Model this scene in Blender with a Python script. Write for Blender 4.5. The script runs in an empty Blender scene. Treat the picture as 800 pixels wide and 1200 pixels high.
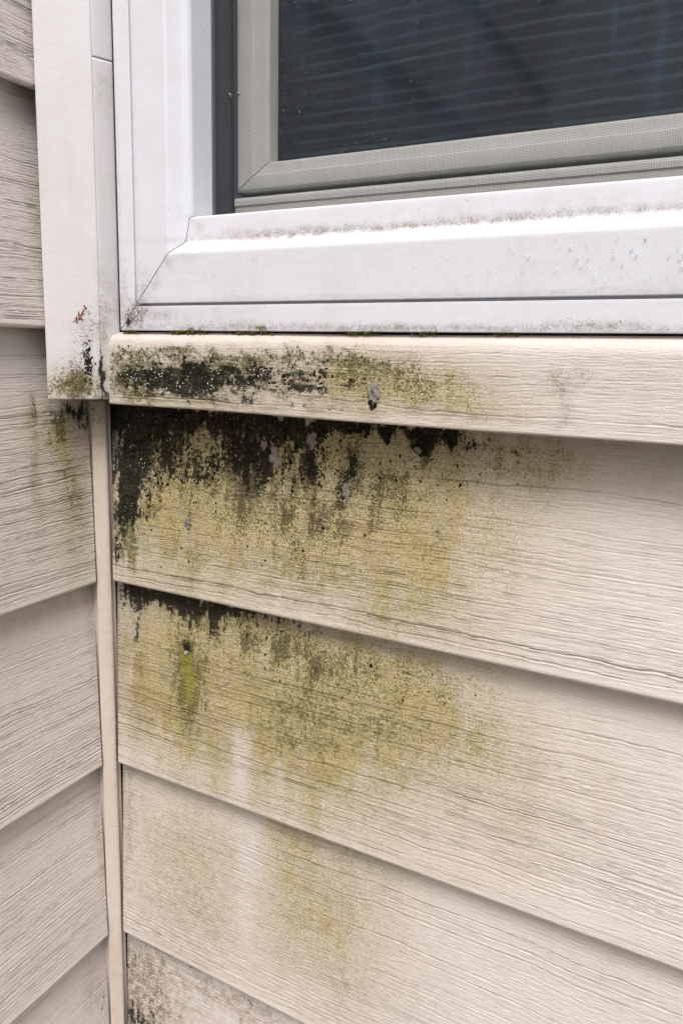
import bpy, math, random
import numpy as np
from mathutils import Vector, Matrix

# ------------------------------------------------------------------ camera, sky, sun, exposure
S = bpy.context.scene
COL = S.collection
cam = bpy.data.cameras.new('camera'); cam_o = bpy.data.objects.new('camera', cam); COL.objects.link(cam_o)
CAM_R = (0.88091993, 0.47293126, 0.01777939)
CAM_U = (-0.08706478, 0.12501869, 0.9883269)
CAM_F = (-0.46518793, 0.87218482, -0.15130711)
CAM_C = (0.33201382, -0.32001489, 0.13523721)
cam_o.matrix_world = Matrix(((CAM_R[0], CAM_U[0], -CAM_F[0], CAM_C[0]), (CAM_R[1], CAM_U[1], -CAM_F[1], CAM_C[1]),
                             (CAM_R[2], CAM_U[2], -CAM_F[2], CAM_C[2]), (0, 0, 0, 1)))
cam.sensor_fit = 'VERTICAL'; cam.sensor_height = 36.0
cam.lens = 872.17 / 1200 * 36
cam.shift_x = -(400.11 - 400) / 1200
cam.shift_y = (542.32 - 600) / 1200
cam.clip_start = 0.01; cam.clip_end = 500
S.camera = cam_o

SUN_EL, SUN_AZ = math.radians(53), math.radians(27)      # azimuth measured from -y towards +x
world = bpy.data.worlds.new('World'); S.world = world; world.use_nodes = True
wn = world.node_tree; wn.nodes.clear()
sky = wn.nodes.new('ShaderNodeTexSky'); sky.sky_type = 'NISHITA'; sky.sun_disc = False
sky.sun_elevation = SUN_EL; sky.sun_rotation = math.pi - SUN_AZ
sky.air_density = 1.0; sky.dust_density = 6.0; sky.ozone_density = 1.0
hsv = wn.nodes.new('ShaderNodeHueSaturation'); hsv.inputs['Saturation'].default_value = 0.60
bg = wn.nodes.new('ShaderNodeBackground'); bg.inputs[1].default_value = 0.09
wo = wn.nodes.new('ShaderNodeOutputWorld')
wn.links.new(sky.outputs[0], hsv.inputs['Color']); wn.links.new(hsv.outputs[0], bg.inputs[0]); wn.links.new(bg.outputs[0], wo.inputs[0])
sun = bpy.data.lights.new('sun', 'SUN'); sun.energy = 1.5; sun.angle = math.radians(24); sun.color = (1.0, 0.985, 0.975)
sun_o = bpy.data.objects.new('sun', sun); COL.objects.link(sun_o)
sd = Vector((math.sin(SUN_AZ) * math.cos(SUN_EL), -math.cos(SUN_AZ) * math.cos(SUN_EL), math.sin(SUN_EL)))
sun_o.rotation_euler = sd.to_track_quat('Z', 'Y').to_euler()
S.view_settings.view_transform = 'Standard'; S.view_settings.look = 'None'
S.view_settings.exposure = 0.68; S.view_settings.gamma = 1.0

rnd = random.Random(7)

BLOBS = {
    'S': [('K',93.3,117.6,59.1,9.4,0.42), ('K',166.3,119.5,21.9,8.5,0.3), ('K',79.7,118.3,20.9,8.5,0.9), ('K',48.1,119.5,9.4,8.1,0.55), ('K',106.5,122.2,15.4,6.6,0.6), ('K',90.5,109.8,5.4,3.4,0.5), ('K',129.1,122.1,9.8,5.2,0.45), ('K',148.1,126.6,5.5,5.4,0.4), ('K',164.9,124,3.5,9.3,0.55), ('K',155.1,117.1,4.5,6.2,0.4), ('K',145.9,114.7,13.9,2.3,0.35), ('K',190.7,115.6,2.5,4.9,0.95), ('K',181.3,121.9,8.5,3.7,0.35), ('K',121.7,110.4,6,3.6,0.5), ('K',152.9,108.4,36,1.2,0.3), ('G',93.4,120.9,36.8,9.1,0.75), ('G',48,117.2,14.7,8.8,0.6), ('G',48.4,128.3,14.7,5.3,0.8), ('G',80,132.4,9.9,3,0.8), ('G',53.7,110.8,14.7,6.3,0.7), ('G',114.2,127.7,15.4,4.4,0.7), ('G',143.4,132.3,18.5,3.9,0.7), ('G',174.8,129.2,14.9,4.1,0.6), ('G',187.5,127.7,12.4,5.3,0.5), ('G',203.7,124.5,8,6.5,0.3), ('G',103.8,108.8,21,3,0.3), ('Y',129.1,120.1,73.1,11.5,0.65), ('Y',187.6,122.1,24.7,12,0.6), ('Y',215.6,118.5,27.1,10.1,0.55), ('Y',238.2,111.8,17.5,5.6,0.35), ('Y',76.7,106.6,44,3.1,0.5), ('S',129.1,122.1,73.1,12,0.9), ('S',203.9,120.9,17.4,9.4,0.8), ('S',238,115.3,14.5,7,0.3), ('R',269.9,123.4,3.9,4,0.8), ('R',279.2,126.9,3.8,3.1,0.6), ('R',271.2,112.9,2.3,5.9,0.5), ('R',129.1,110,73.1,4.1,0.3), ('R',213.7,117.7,3.9,7.2,0.4)],
    'F0': [('K',27.9,96.8,26,6.8,1), ('K',82.5,98.5,33.7,4.5,0.9), ('K',130.7,99.6,30.7,3.8,0.9), ('K',173.8,100.2,22.5,2.8,0.6), ('K',208.4,98.9,16.5,2.3,0.6), ('K',87.9,75.2,28.1,9.3,0.22), ('K',135.9,79.4,30,8.8,0.2), ('K',45.9,61.9,37.5,34.1,0.36), ('K',104.5,72.1,44,20.2,0.38), ('K',155.6,76.9,38,17,0.3), ('K',196.1,88.6,34,9.6,0.3), ('K',173.9,97,72,2.9,0.6), ('K',27.2,74.8,15.6,29.3,1), ('K',43.6,90.6,17.5,8.8,1), ('K',26.2,45,7.1,14.3,0.7), ('K',55.5,72.4,6,9.5,0.5), ('K',82.4,94,28.1,4.6,0.75), ('K',96.4,88.6,7.7,10.8,0.65), ('K',107.3,83.6,6.4,10.8,0.7), ('K',116.9,79.9,3.7,17.5,0.8), ('K',115.3,93.9,21,3.9,0.8), ('K',138.3,94.6,12.5,3.8,0.9), ('K',145.8,84.5,2.9,9.4,0.8), ('K',160,96.9,9.5,2.9,0.8), ('K',167.6,67.5,3.7,7.4,0.6), ('K',182.8,96.8,13.1,2,0.6), ('K',203.3,89.9,5.4,3.9,0.85), ('K',208.5,94.7,4.9,3.2,0.7), ('K',218.7,95,3.2,2.6,0.6), ('K',71.7,39.7,3.6,4.4,0.5), ('K',70.4,64.3,3.5,2.8,0.6), ('K',195.8,98.4,12.7,1.6,0.6), ('K',224.7,94.7,15.5,1.1,0.4), ('K',18.6,18.6,3.3,14.7,0.6), ('K',242.1,78.5,1.1,1.1,0.6), ('S',131,63.6,46.1,9.6,0.5), ('S',105.6,67.7,5.4,18,0.5), ('S',147,67.5,4.4,17.5,0.6), ('S',167.7,63.3,4.6,16.5,0.6), ('S',187.3,95.1,96.3,4.8,0.6), ('S',87.8,66,56.2,27.8,0.75), ('S',131,57,30.7,21.9,0.6), ('S',57.5,24.1,42.9,14.6,0.5), ('S',174.5,70.3,22.5,16.5,0.6), ('S',200.7,79,25.5,11.6,0.55), ('S',233,84,23.2,9.4,0.45), ('S',255.6,82.4,18.1,9.1,0.3), ('S',141.4,31.7,41,17.5,0.35), ('S',184.1,50.7,27,21.2,0.3), ('S',211.3,21.7,42.5,12.4,0.2), ('G',26,39.9,9.8,20,0.8), ('G',28.6,20,9.9,9.2,0.6), ('G',147.1,58.9,4.5,16.6,0.7), ('G',115.3,68.7,10.5,9,0.4), ('G',70.1,50,9,19,0.4), ('G',213.9,62.6,4.9,24,0.25), ('G',212.5,46.3,6.2,16,0.25), ('G',52.5,76.9,18.4,14.2,0.5), ('G',133.5,74.8,7.5,13.1,0.4), ('G',191.6,96.2,17,3.6,0.5), ('Y',104.6,81.1,80.6,18,0.55), ('Y',164.7,94.3,120.2,8.2,0.7), ('Y',57.7,34,55.1,39,0.35), ('Y',87.6,47.3,80.5,41.6,0.9), ('Y',165.5,56.7,46.2,29.8,0.75), ('Y',210.4,46,28.9,24,0.6), ('Y',233.4,76.4,31,15,0.45), ('Y',203,11.8,35,14.9,0.45), ('Y',249.9,51.7,22.5,18.8,0.25), ('Y',262.6,86.7,14,9.1,0.35), ('Y',214.5,46.6,4.9,24,0.5), ('R',115.3,68.7,47.2,18,0.35), ('R',174.8,57.8,27,20.6,0.3), ('R',144,32.1,5,18,0.5), ('R',75.6,21.9,7,12.2,0.4), ('R',167.7,65.4,6.5,16.5,0.5), ('R',125.9,47.5,15.7,9,0.4), ('R',180.9,-1.1,18.5,7.9,0.35), ('R',45.9,61.9,12.5,14.6,0.4)],
    'F1': [('K',69,-16.2,54,16,0.4), ('K',141.9,-11.3,46.1,11.1,0.32), ('K',75.2,-2.6,54,2.9,0.4), ('K',24.1,-14.3,8.8,6.8,0.7), ('K',50.4,-9.5,25.5,4.6,0.9), ('K',66,-10.2,5.5,12,0.8), ('K',84,-15.7,3.5,9,0.7), ('K',28.2,-33,2.7,7.5,0.85), ('K',66.8,-34.3,3.7,3.6,0.75), ('K',92.8,-6.7,14.4,3.4,0.5), ('K',115.3,-3.9,22,2.8,0.4), ('K',147,-8.9,20,2.7,0.35), ('K',37.7,-5.2,26,3.6,0.6), ('G',157.7,-49.4,65,26.1,0.32), ('G',69,-51.7,11.6,26.2,1.02), ('G',65.5,-39.7,4.3,5.1,0.5), ('G',152.8,-57.8,20,17.1,0.3), ('G',176.7,-24.2,19,10.9,0.3), ('G',29.2,-63.7,5.5,27.5,0.35), ('G',131.9,-68.3,15.8,14.6,0.3), ('G',191.6,-51.9,13.5,8.7,0.3), ('Y',131.5,-13.4,84,12.3,0.6), ('Y',68.9,-54.3,9.4,25.6,0.9), ('Y',42.7,-60.6,39,47.2,0.35), ('Y',131.7,-48.9,107.5,34.1,0.35), ('Y',74.5,-53,67.4,38.4,0.7), ('Y',157.8,-56.4,50,30.9,0.7), ('Y',204.6,-35.1,35,25.5,0.6), ('Y',132.1,-102.8,75.2,18,0.45), ('Y',239.2,-47.2,24,21.2,0.3), ('Y',256.7,-75.7,23.2,17,0.2), ('Y',69.5,-59.3,6.1,21,0.9), ('Y',162.8,-57.4,30,13.9,0.4), ('W',108.5,-94.9,5.2,23.1,0.8), ('W',132,-90.4,3.2,14.6,0.3), ('S',68.8,-23.7,49,18.4,0.65), ('S',167.1,-24.1,48.8,20.2,0.6), ('S',131.5,-20.5,31.5,12.9,0.6), ('S',205.1,-48.1,35,21.9,0.3), ('S',115.4,-53,44,25,0.3), ('S',221.3,-18,24.7,10.6,0.4), ('S',73.5,-118.8,37.5,8.6,0.35), ('S',153.4,-100.9,30.7,7.8,0.3), ('R',32.3,-73.8,4,33,0.5), ('R',23.7,-27.6,6.8,13.1,0.4), ('R',115.3,-12,11,5.7,0.5)],
    'F2': [('Y',59.9,-164.6,59.6,50.6,0.34), ('Y',159.9,-183.8,31.5,30.8,0.26), ('Y',154.2,-155.4,31.5,46.1,0.3), ('Y',140.6,-140.3,21.5,41,0.26), ('Y',175,-162.1,30,30,0.2), ('Y',132.2,-122.9,16.5,12.3,0.45), ('Y',69.5,-172.2,26,33.8,0.2), ('Y',188.8,-122.4,23.7,14.3,0.3), ('S',143.1,-120.2,52.5,9,0.3), ('S',184.1,-125.1,33.2,9.5,0.35), ('S',54.2,-124.9,32.5,5.5,0.3), ('S',148.9,-162.7,21.5,25.6,0.2), ('W',109.6,-157.1,6.9,43,0.9), ('R',53.2,-172.7,59.6,51.8,0.28), ('R',179.8,-150.2,58.5,29.2,0.16), ('R',19.3,-156,2.8,35.3,0.4), ('R',78.8,-196.7,18.8,22.5,0.2), ('R',180.8,-194.9,40,9.2,0.25), ('K',18.4,-139,2.1,17.6,0.35)],
    'F3': [('K',40.5,-272.5,24.2,18.8,0.36), ('K',14.3,-300.9,10.5,16.9,0.9), ('K',15.9,-253.1,3.7,12.5,0.5), ('K',29.3,-290.3,10.3,6.4,0.5), ('S',37.3,-261.8,21.4,24.5,0.55), ('S',78.1,-251.6,45.5,14.1,0.4), ('S',115.4,-245,36,6.8,0.4), ('S',51.7,-237.1,34.4,7.2,0.3), ('R',71.5,-251.7,66.2,26.4,0.32), ('R',26.4,-266.8,14.5,31.9,0.8), ('R',36.8,-280.5,21.4,12.5,0.7), ('R',84.5,-251.4,44.6,8.2,0.45), ('R',127.2,-240.9,23,5.5,0.4)],
    'L0': [('K',26,97.4,11,3.8,0.95), ('K',19.5,91.6,5,6.6,0.85), ('K',52.1,100,1.1,7.2,0.5), ('G',32,71.3,5.4,21.8,0.42), ('G',27.3,41.4,5.5,19.5,0.36), ('G',51.3,94.1,1.7,12.6,0.5), ('G',36.8,93,8,6.5,0.7), ('G',55.3,60.5,2.8,16.6,0.3), ('S',34.2,88.1,14.4,10.4,0.65), ('S',29.5,61.3,9.8,19,0.3), ('Y',31.3,61.6,11,40.4,0.8), ('Y',42.7,88.9,16.9,11.1,0.6), ('Y',53.7,69.4,3.2,22.5,0.6), ('R',13.9,59.1,1.9,40,0.5), ('R',64.9,30.2,10.5,13.5,0.15), ('R',48.3,140.7,5.4,5.3,0.3)],
    'L1': [('R',17,-43.5,2.7,42,0.4), ('S',47.8,-10.1,23.5,5.9,0.25), ('R',47.8,-10.1,29.4,3.9,0.3)],
    'L2': [('R',18.5,-176.5,2.8,34.5,0.5), ('K',17.1,-230.8,1.4,17.6,0.4)],
    'L3': [('R',27.8,-264.7,8.2,17.6,0.4), ('K',21.4,-282.5,3.6,24,0.5), ('S',41,-256.5,19.1,11.3,0.3)],
    'W': [('R',52.3,151.5,2.9,3,0.7), ('R',57.8,159.6,2.9,3.4,0.5), ('R',66,167.1,3.4,4.2,0.4), ('R',74.6,176,3.2,3.3,0.5), ('R',83.9,183.7,3.2,2.4,0.5), ('R',89.9,193.1,2.6,2.8,0.5), ('R',65.5,150.2,9.2,3.4,0.5), ('R',51.2,152.4,4.6,5.3,0.6), ('R',118.6,145.9,25,1.6,0.5), ('R',194.7,144.5,24,1.1,0.45), ('R',279.3,146,14.1,1.1,0.8), ('R',88.1,178.7,7.3,2.4,0.35), ('R',212.7,186.5,45,1,0.35), ('R',142.4,185.8,27,1.1,0.5), ('R',279.8,185.4,36,0.8,0.35), ('R',109.9,190.3,6,1.9,0.5), ('R',57.5,167.3,5.6,6,0.3), ('R',43.8,163.3,1.8,12.8,0.6), ('S',93.3,170.4,26.3,8.8,0.28), ('S',128.4,161.6,28.5,5.4,0.2), ('S',281,167.7,18,6,0.15), ('S',76.7,149.3,16.5,3.4,0.35), ('S',194.6,147.8,80,2.9,0.2), ('S',279.3,147.3,12,1.9,0.5), ('S',75.1,199.6,1.6,20,0.4), ('S',46.2,180.4,2.9,25.5,0.35), ('S',54.4,163.1,6.9,8.5,0.4), ('G',90.2,143.8,7.5,1.2,1), ('G',128.4,144,10.7,1,1), ('G',186.6,143.4,8.3,0.7,0.8), ('G',48.1,148.1,3.5,2.6,0.6), ('G',214.3,143.2,7.5,0.5,0.6), ('K',46.8,146.8,3,2.2,0.8)],
}
BLOBS['T'] = [('S',22,116,9,9,.75),('Y',23,114,9,9,.6),('G',22,111,8,5,.5),('R',24,113,8,6,.5),('S',28.5,140,3,14,.5),('K',33.0,122,.7,16,.9),('G',27,114,5,6,.55),('S',26,120,6,12,.5),('G',31.5,110,2,4,.5),('R',28,140,4,10,.4),('K',28.3,125.5,1.0,5.0,.8),('K',26.4,121.5,1.2,2.4,.5),('K',32.9,118,.5,11,.8),('S',23.5,114,7,6.5,.65),('S',27.5,131,4,10,.4),('S',30,148,3,6,.35),
              ('G',25.5,118.5,4,6,.65),('G',19,112.5,4,4.5,.45),('Y',23,113,8,8,.4),('R',20,112,5,4,.5),('R',33.2,135,.8,25,.45),('R',34.5,150,2,20,.35),('S',34.5,150,2,25,.35),('R',35,262,2,9,.3),('S',15,110,1.5,3,.3)]
BLOBS['W'] += [('R',230,187.6,120,1.6,1.1),('R',200,145,160,1.2,.6),('R',135,188,28,2.5,.55),('R',260,192,90,4,.25),('R',260,158.3,160,.7,.5),('R',230,144.2,200,.9,.6),('S',200,189,140,3,.25),('R',86,198,5,2.5,.5),('S',52,150,6,6,.6),('S',48,149,5,4,.6),('R',49,150,9,7,.7),('R',90,150,40,4,.35),('K',50.5,152.5,.7,3,.5),('K',46.5,147.5,.8,2,.6),('R',41.5,180,1.2,60,.35),('R',54.5,200,1.0,80,.2),('S',60,200,10,80,.12)]
BLOBS['P'] = [('S',13,97,6,9,.8),('K',15.5,92,1.6,10,.6),('G',13,96,4,8,.4),('R',10,60,2,60,.3),('R',16,-60,1.5,120,.3),('R',13,-270,4,40,.25),('Y',13,90,5,20,.3),('S',12,-250,5,40,.15)]
# ------------------------------------------------------------------ numpy noise
def _hash(ix, iy, seed):
    h = (ix.astype(np.int64) * 374761393 + iy.astype(np.int64) * 668265263 + seed * 1442695041) & 0xFFFFFFFF
    h = ((h ^ (h >> 13)) * 1274126177) & 0xFFFFFFFF
    h = h ^ (h >> 16)
    return (h & 0xFFFFFF) / float(0xFFFFFF)
def vnoise(x, y, seed=0):
    x, y = np.broadcast_arrays(np.asarray(x, float), np.asarray(y, float))
    ix = np.floor(x); iy = np.floor(y); fx = x - ix; fy = y - iy
    fx = fx * fx * fx * (fx * (fx * 6 - 15) + 10); fy = fy * fy * fy * (fy * (fy * 6 - 15) + 10)
    a = _hash(ix, iy, seed); b = _hash(ix + 1, iy, seed); c = _hash(ix, iy + 1, seed); d = _hash(ix + 1, iy + 1, seed)
    return (a + (b - a) * fx) * (1 - fy) + (c + (d - c) * fx) * fy
def fbm(x, y, seed=0, octv=4):
    t = 0; a = 1; s = 0
    for k in range(octv):
        t = t + a * vnoise(x * 2 ** k, y * 2 ** k, seed + 17 * k); s += a; a *= 0.5
    return t / s
def sst(a, b, x):
    t = np.clip((x - a) / (b - a), 0, 1); return t * t * (3 - 2 * t)

def grain(u, v, seed, h):
    """wood-grain emboss of one vinyl course: u along, v up, both in mm; returns height (mm) and groove depth 0..1"""
    warp = 6.5 * (fbm(u / 120, v / 80, seed, 3) - .5) + 2.0 * (fbm(u / 24, v / 14, seed + 5, 3) - .5) + .75 * (fbm(u / 6, v / 4, seed + 6, 2) - .5)
    rel = np.clip(v / h, 0, 1)
    dens = .75 + .5 * fbm(u / 150, v / 45, seed + 90, 2)
    tot = 0; grv = 0
    for sp, amp, sd, top in ((5.2, .40, 1, .9), (2.35, .36, 2, .35), (1.45, .21, 3, .30)):
        ph = (v + warp * (1.0, .9, .8)[sd - 1] + 40 * (sd - 1)) / sp
        row = np.floor(ph); fr = ph - row
        ra = _hash(row, row * 0, seed + 31 * sd)
        mod = vnoise(u / (85, 60, 34)[sd - 1] + ra * 91, row * 7.3, seed + 11 * sd)
        mod2 = vnoise(u / 10 + ra * 37, row * 3.7, seed + 13 * sd)
        thr = (.42, .36, .34)[sd - 1] - .30 * (ra - .4) + .22 * (rel - .5)
        on = sst(thr - .14, thr + .26, mod) * (.5 + .7 * mod2) * (.35 + .9 * ra) * dens
        on = on * (top + (1 - top) * (1 - rel ** 1.3))
        wd = (.052, .085, .115)[sd - 1]; cc = .5 + .22 * (ra - .5)
        g = np.exp(-((fr - cc) / wd) ** 2) - .55 * np.exp(-((fr - cc + wd * 2.0) / (wd * 1.3)) ** 2)   # a sharp cut above a raised lower lip
        tot = tot - amp * on * g
        grv = np.maximum(grv, on * np.exp(-((fr - cc) / (wd * 1.1)) ** 2) * (1.0, .85, .6)[sd - 1])
    tot = tot + .10 * (fbm(u / 3.6, v / .95, seed + 77, 3) - .5) + .35 * (fbm(u / 60, v / 40, seed + 78, 2) - .5)
    return tot, grv

def weather(key, u, v):
    """soft fields (black crust, green, yellow film, speckle, washed streak, rust brown) round the stains of one surface"""
    F = {k: np.zeros(u.shape) for k in 'KGYSWR'}
    wu = u + 7 * (fbm(u / 11, v / 20, 901, 4) - .5); wv = v + 19 * (fbm(u / 6, v / 26, 902, 4) - .5)
    if key == 'S': wu = u + 6 * (fbm(u / 12, v / 5, 901, 4) - .5); wv = v + 8 * (fbm(u / 8, v / 6, 902, 4) - .5)
    if key in 'WTP': wu = u + 3 * (fbm(u / 6, v / 6, 901, 3) - .5); wv = v + (1.6 if key == 'W' else 4) * (fbm(u / 4, v / 6, 902, 4) - .5)
    for t, cu, cv, su, sv, a in BLOBS.get(key, []):
        F[t] = F[t] + a * np.exp(-((wu - cu) / (su * 1.15)) ** 2 - ((wv - cv) / (sv * 1.15)) ** 2)
    if key != 'F1': F['G'] = np.minimum(F['G'], .88)
    return {k: np.clip(x, 0, 1.3) for k, x in F.items()}

# ------------------------------------------------------------------ meshes
def link(name, me, mats, parent=None, kind=None, label=None, smooth=True):
    o = bpy.data.objects.new(name, me); COL.objects.link(o)
    for m in (mats if isinstance(mats, (list, tuple)) else [mats]): me.materials.append(m)
    if smooth: me.polygons.foreach_set('use_smooth', np.ones(len(me.polygons), dtype=bool))
    if parent is not None:
        o.parent = parent; o.location = -parent.location
    if kind: o['kind'] = kind
    if label: o['label'] = label
    return o
def thing(name, label, cat, loc, group=None):
    o = bpy.data.objects.new(name, None); COL.objects.link(o); o.location = loc; o.empty_display_size = .02
    o['label'] = label; o['category'] = cat; o['kind'] = 'thing'
    if group: o['group'] = group
    return o
def grid_mesh(name, P, flip=False, attrs=None):
    """P: (rows, cols, 3)"""
    n, m = P.shape[:2]
    me = bpy.data.meshes.new(name)
    i = np.arange(n * m).reshape(n, m)
    q = np.stack([i[:-1, :-1], i[:-1, 1:], i[1:, 1:], i[1:, :-1]], -1).reshape(-1, 4)
    if flip: q = q[:, ::-1]
    me.vertices.add(n * m); me.vertices.foreach_set('co', P.reshape(-1).astype(np.float32))
    me.loops.add(q.size); me.loops.foreach_set('vertex_index', q.reshape(-1).astype(np.int32))
    me.polygons.add(len(q)); me.polygons.foreach_set('loop_start', (np.arange(len(q)) * 4).astype(np.int32))
    me.update(calc_edges=True); me.validate()
    if attrs:
        for k, a in attrs.items():
            at = me.attributes.new(k, 'FLOAT', 'POINT'); at.data.foreach_set('value', a.reshape(-1).astype(np.float32))
    return me
def raw_mesh(name, V, Fc):
    me = bpy.data.meshes.new(name); me.from_pydata([tuple(map(float, v)) for v in V], [], Fc); me.update(); return me
def poly_prism(name, pts, a, b, axis):
    """closed outline pts swept along axis from a to b (axis 2: pts are x,y; axis 0: pts are y,z; axis 1: pts are x,z)"""
    V = []
    for w in (a, b):
        for p in pts:
            V.append((p[0], p[1], w) if axis == 2 else ((w, p[0], p[1]) if axis == 0 else (p[0], w, p[1])))
    n = len(pts)
    Fc = [(i, (i + 1) % n, n + (i + 1) % n, n + i) for i in range(n)] + [tuple(range(n))[::-1], tuple(range(n, 2 * n))]
    me = raw_mesh(name, V, Fc)
    import bmesh
    bm = bmesh.new(); bm.from_mesh(me); bmesh.ops.recalc_face_normals(bm, faces=bm.faces); bm.to_mesh(me); bm.free()
    return me
def round_poly(pts, rads, seg=4, closed=True):
    """outline with its corners rounded"""
    out = []; n = len(pts)
    for i, p in enumerate(pts):
        r = rads[i] if isinstance(rads, (list, tuple)) else rads
        if r <= 0 or (not closed and i in (0, n - 1)): out.append(tuple(p)); continue
        p = np.array(p, float); a = np.array(pts[i - 1], float) - p; b = np.array(pts[(i + 1) % n], float) - p
        r1 = min(r, .45 * np.linalg.norm(a)); r2 = min(r, .45 * np.linalg.norm(b))
        A = p + a / np.linalg.norm(a) * r1; Bq = p + b / np.linalg.norm(b) * r2
        for k in range(seg + 1):
            t = k / seg; out.append(tuple((1 - t) ** 2 * A + 2 * t * (1 - t) * p + t * t * Bq))
    return out
def densify(pts, step):
    out = [pts[0]]
    for a, b in zip(pts[:-1], pts[1:]):
        d = math.dist(a, b); k = max(1, int(math.ceil(d / step)))
        for j in range(1, k + 1): out.append(tuple(np.array(a) + (np.array(b) - np.array(a)) * j / k))
    return out
def steps(a, b, fine, coarse, lim):
    """parameter values from a to b, fine up to lim and coarse beyond"""
    lim = min(max(lim, a), b)
    x = list(np.linspace(a, lim, max(2, int((lim - a) / fine) + 1))) if lim > a else [a]
    if b > lim: x += list(np.linspace(lim, b, max(2, int((b - lim) / coarse) + 1)))[1:]
    return np.array(x)

# ------------------------------------------------------------------ materials
class NT:
    def __init__(s, name):
        s.m = bpy.data.materials.new(name); s.m.use_nodes = True; s.t = s.m.node_tree; s.t.nodes.clear()
        s.out = s.t.nodes.new('ShaderNodeOutputMaterial')
    def n(s, typ, **kw):
        x = s.t.nodes.new(typ)
        for k, v in kw.items(): setattr(x, k, v)
        return x
    def set(s, sock, v):
        if hasattr(v, 'is_output') or isinstance(v, bpy.types.NodeSocket): s.t.links.new(v, sock)
        elif isinstance(v, (tuple, list)) and len(v) == 3 and sock.type == 'RGBA': sock.default_value = (*v, 1)
        else: sock.default_value = v
    def math(s, op, a, b=0.0, c=0.0, clamp=False):
        x = s.n('ShaderNodeMath', operation=op, use_clamp=clamp)
        s.set(x.inputs[0], a); s.set(x.inputs[1], b); s.set(x.inputs[2], c); return x.outputs[0]
    def add(s, a, b): return s.math('ADD', a, b)
    def mul(s, a, b): return s.math('MULTIPLY', a, b)
    def ss(s, a, b, x):
        r = s.n('ShaderNodeMapRange', interpolation_type='SMOOTHSTEP'); s.set(r.inputs['Value'], x)
        s.set(r.inputs['From Min'], a); s.set(r.inputs['From Max'], b); return r.outputs[0]
    def mix(s, f, a, b, mode='MIX'):
        x = s.n('ShaderNodeMix', data_type='RGBA', blend_type=mode); s.set(x.inputs[0], f); s.set(x.inputs[6], a); s.set(x.inputs[7], b); return x.outputs[2]
    def noise(s, scale, detail=4.0, rough=.55, stretch=(1, 1, 1), w=0.0):
        tc = s.n('ShaderNodeTexCoord'); mp = s.n('ShaderNodeMapping'); mp.inputs['Scale'].default_value = stretch
        mp.inputs['Location'].default_value = (w, w * .7, w * 1.3)
        s.t.links.new(tc.outputs['Object'], mp.inputs[0])
        x = s.n('ShaderNodeTexNoise'); s.t.links.new(mp.outputs[0], x.inputs['Vector'])
        x.inputs['Scale'].default_value = scale; x.inputs['Detail'].default_value = detail; x.inputs['Roughness'].default_value = rough
        return x.outputs[0]
    def attr(s, name): return s.n('ShaderNodeAttribute', attribute_name=name).outputs['Fac']
    def principled(s, col, rough=.5, spec=.5, normal=None, **kw):
        p = s.n('ShaderNodeBsdfPrincipled'); s.set(p.inputs['Base Color'], col); s.set(p.inputs['Roughness'], rough)
        s.set(p.inputs['Specular IOR Level'], spec)
        for k, v in kw.items(): s.set(p.inputs[k], v)
        if normal is not None: s.set(p.inputs['Normal'], normal)
        s.t.links.new(p.outputs[0], s.out.inputs[0]); return p
    def bump(s, h, strength=1.0, dist=.001, normal=None):
        b = s.n('ShaderNodeBump'); s.set(b.inputs['Height'], h); b.inputs['Strength'].default_value = strength; b.inputs['Distance'].default_value = dist
        if normal is not None: s.set(b.inputs['Normal'], normal)
        return b.outputs[0]

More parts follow.
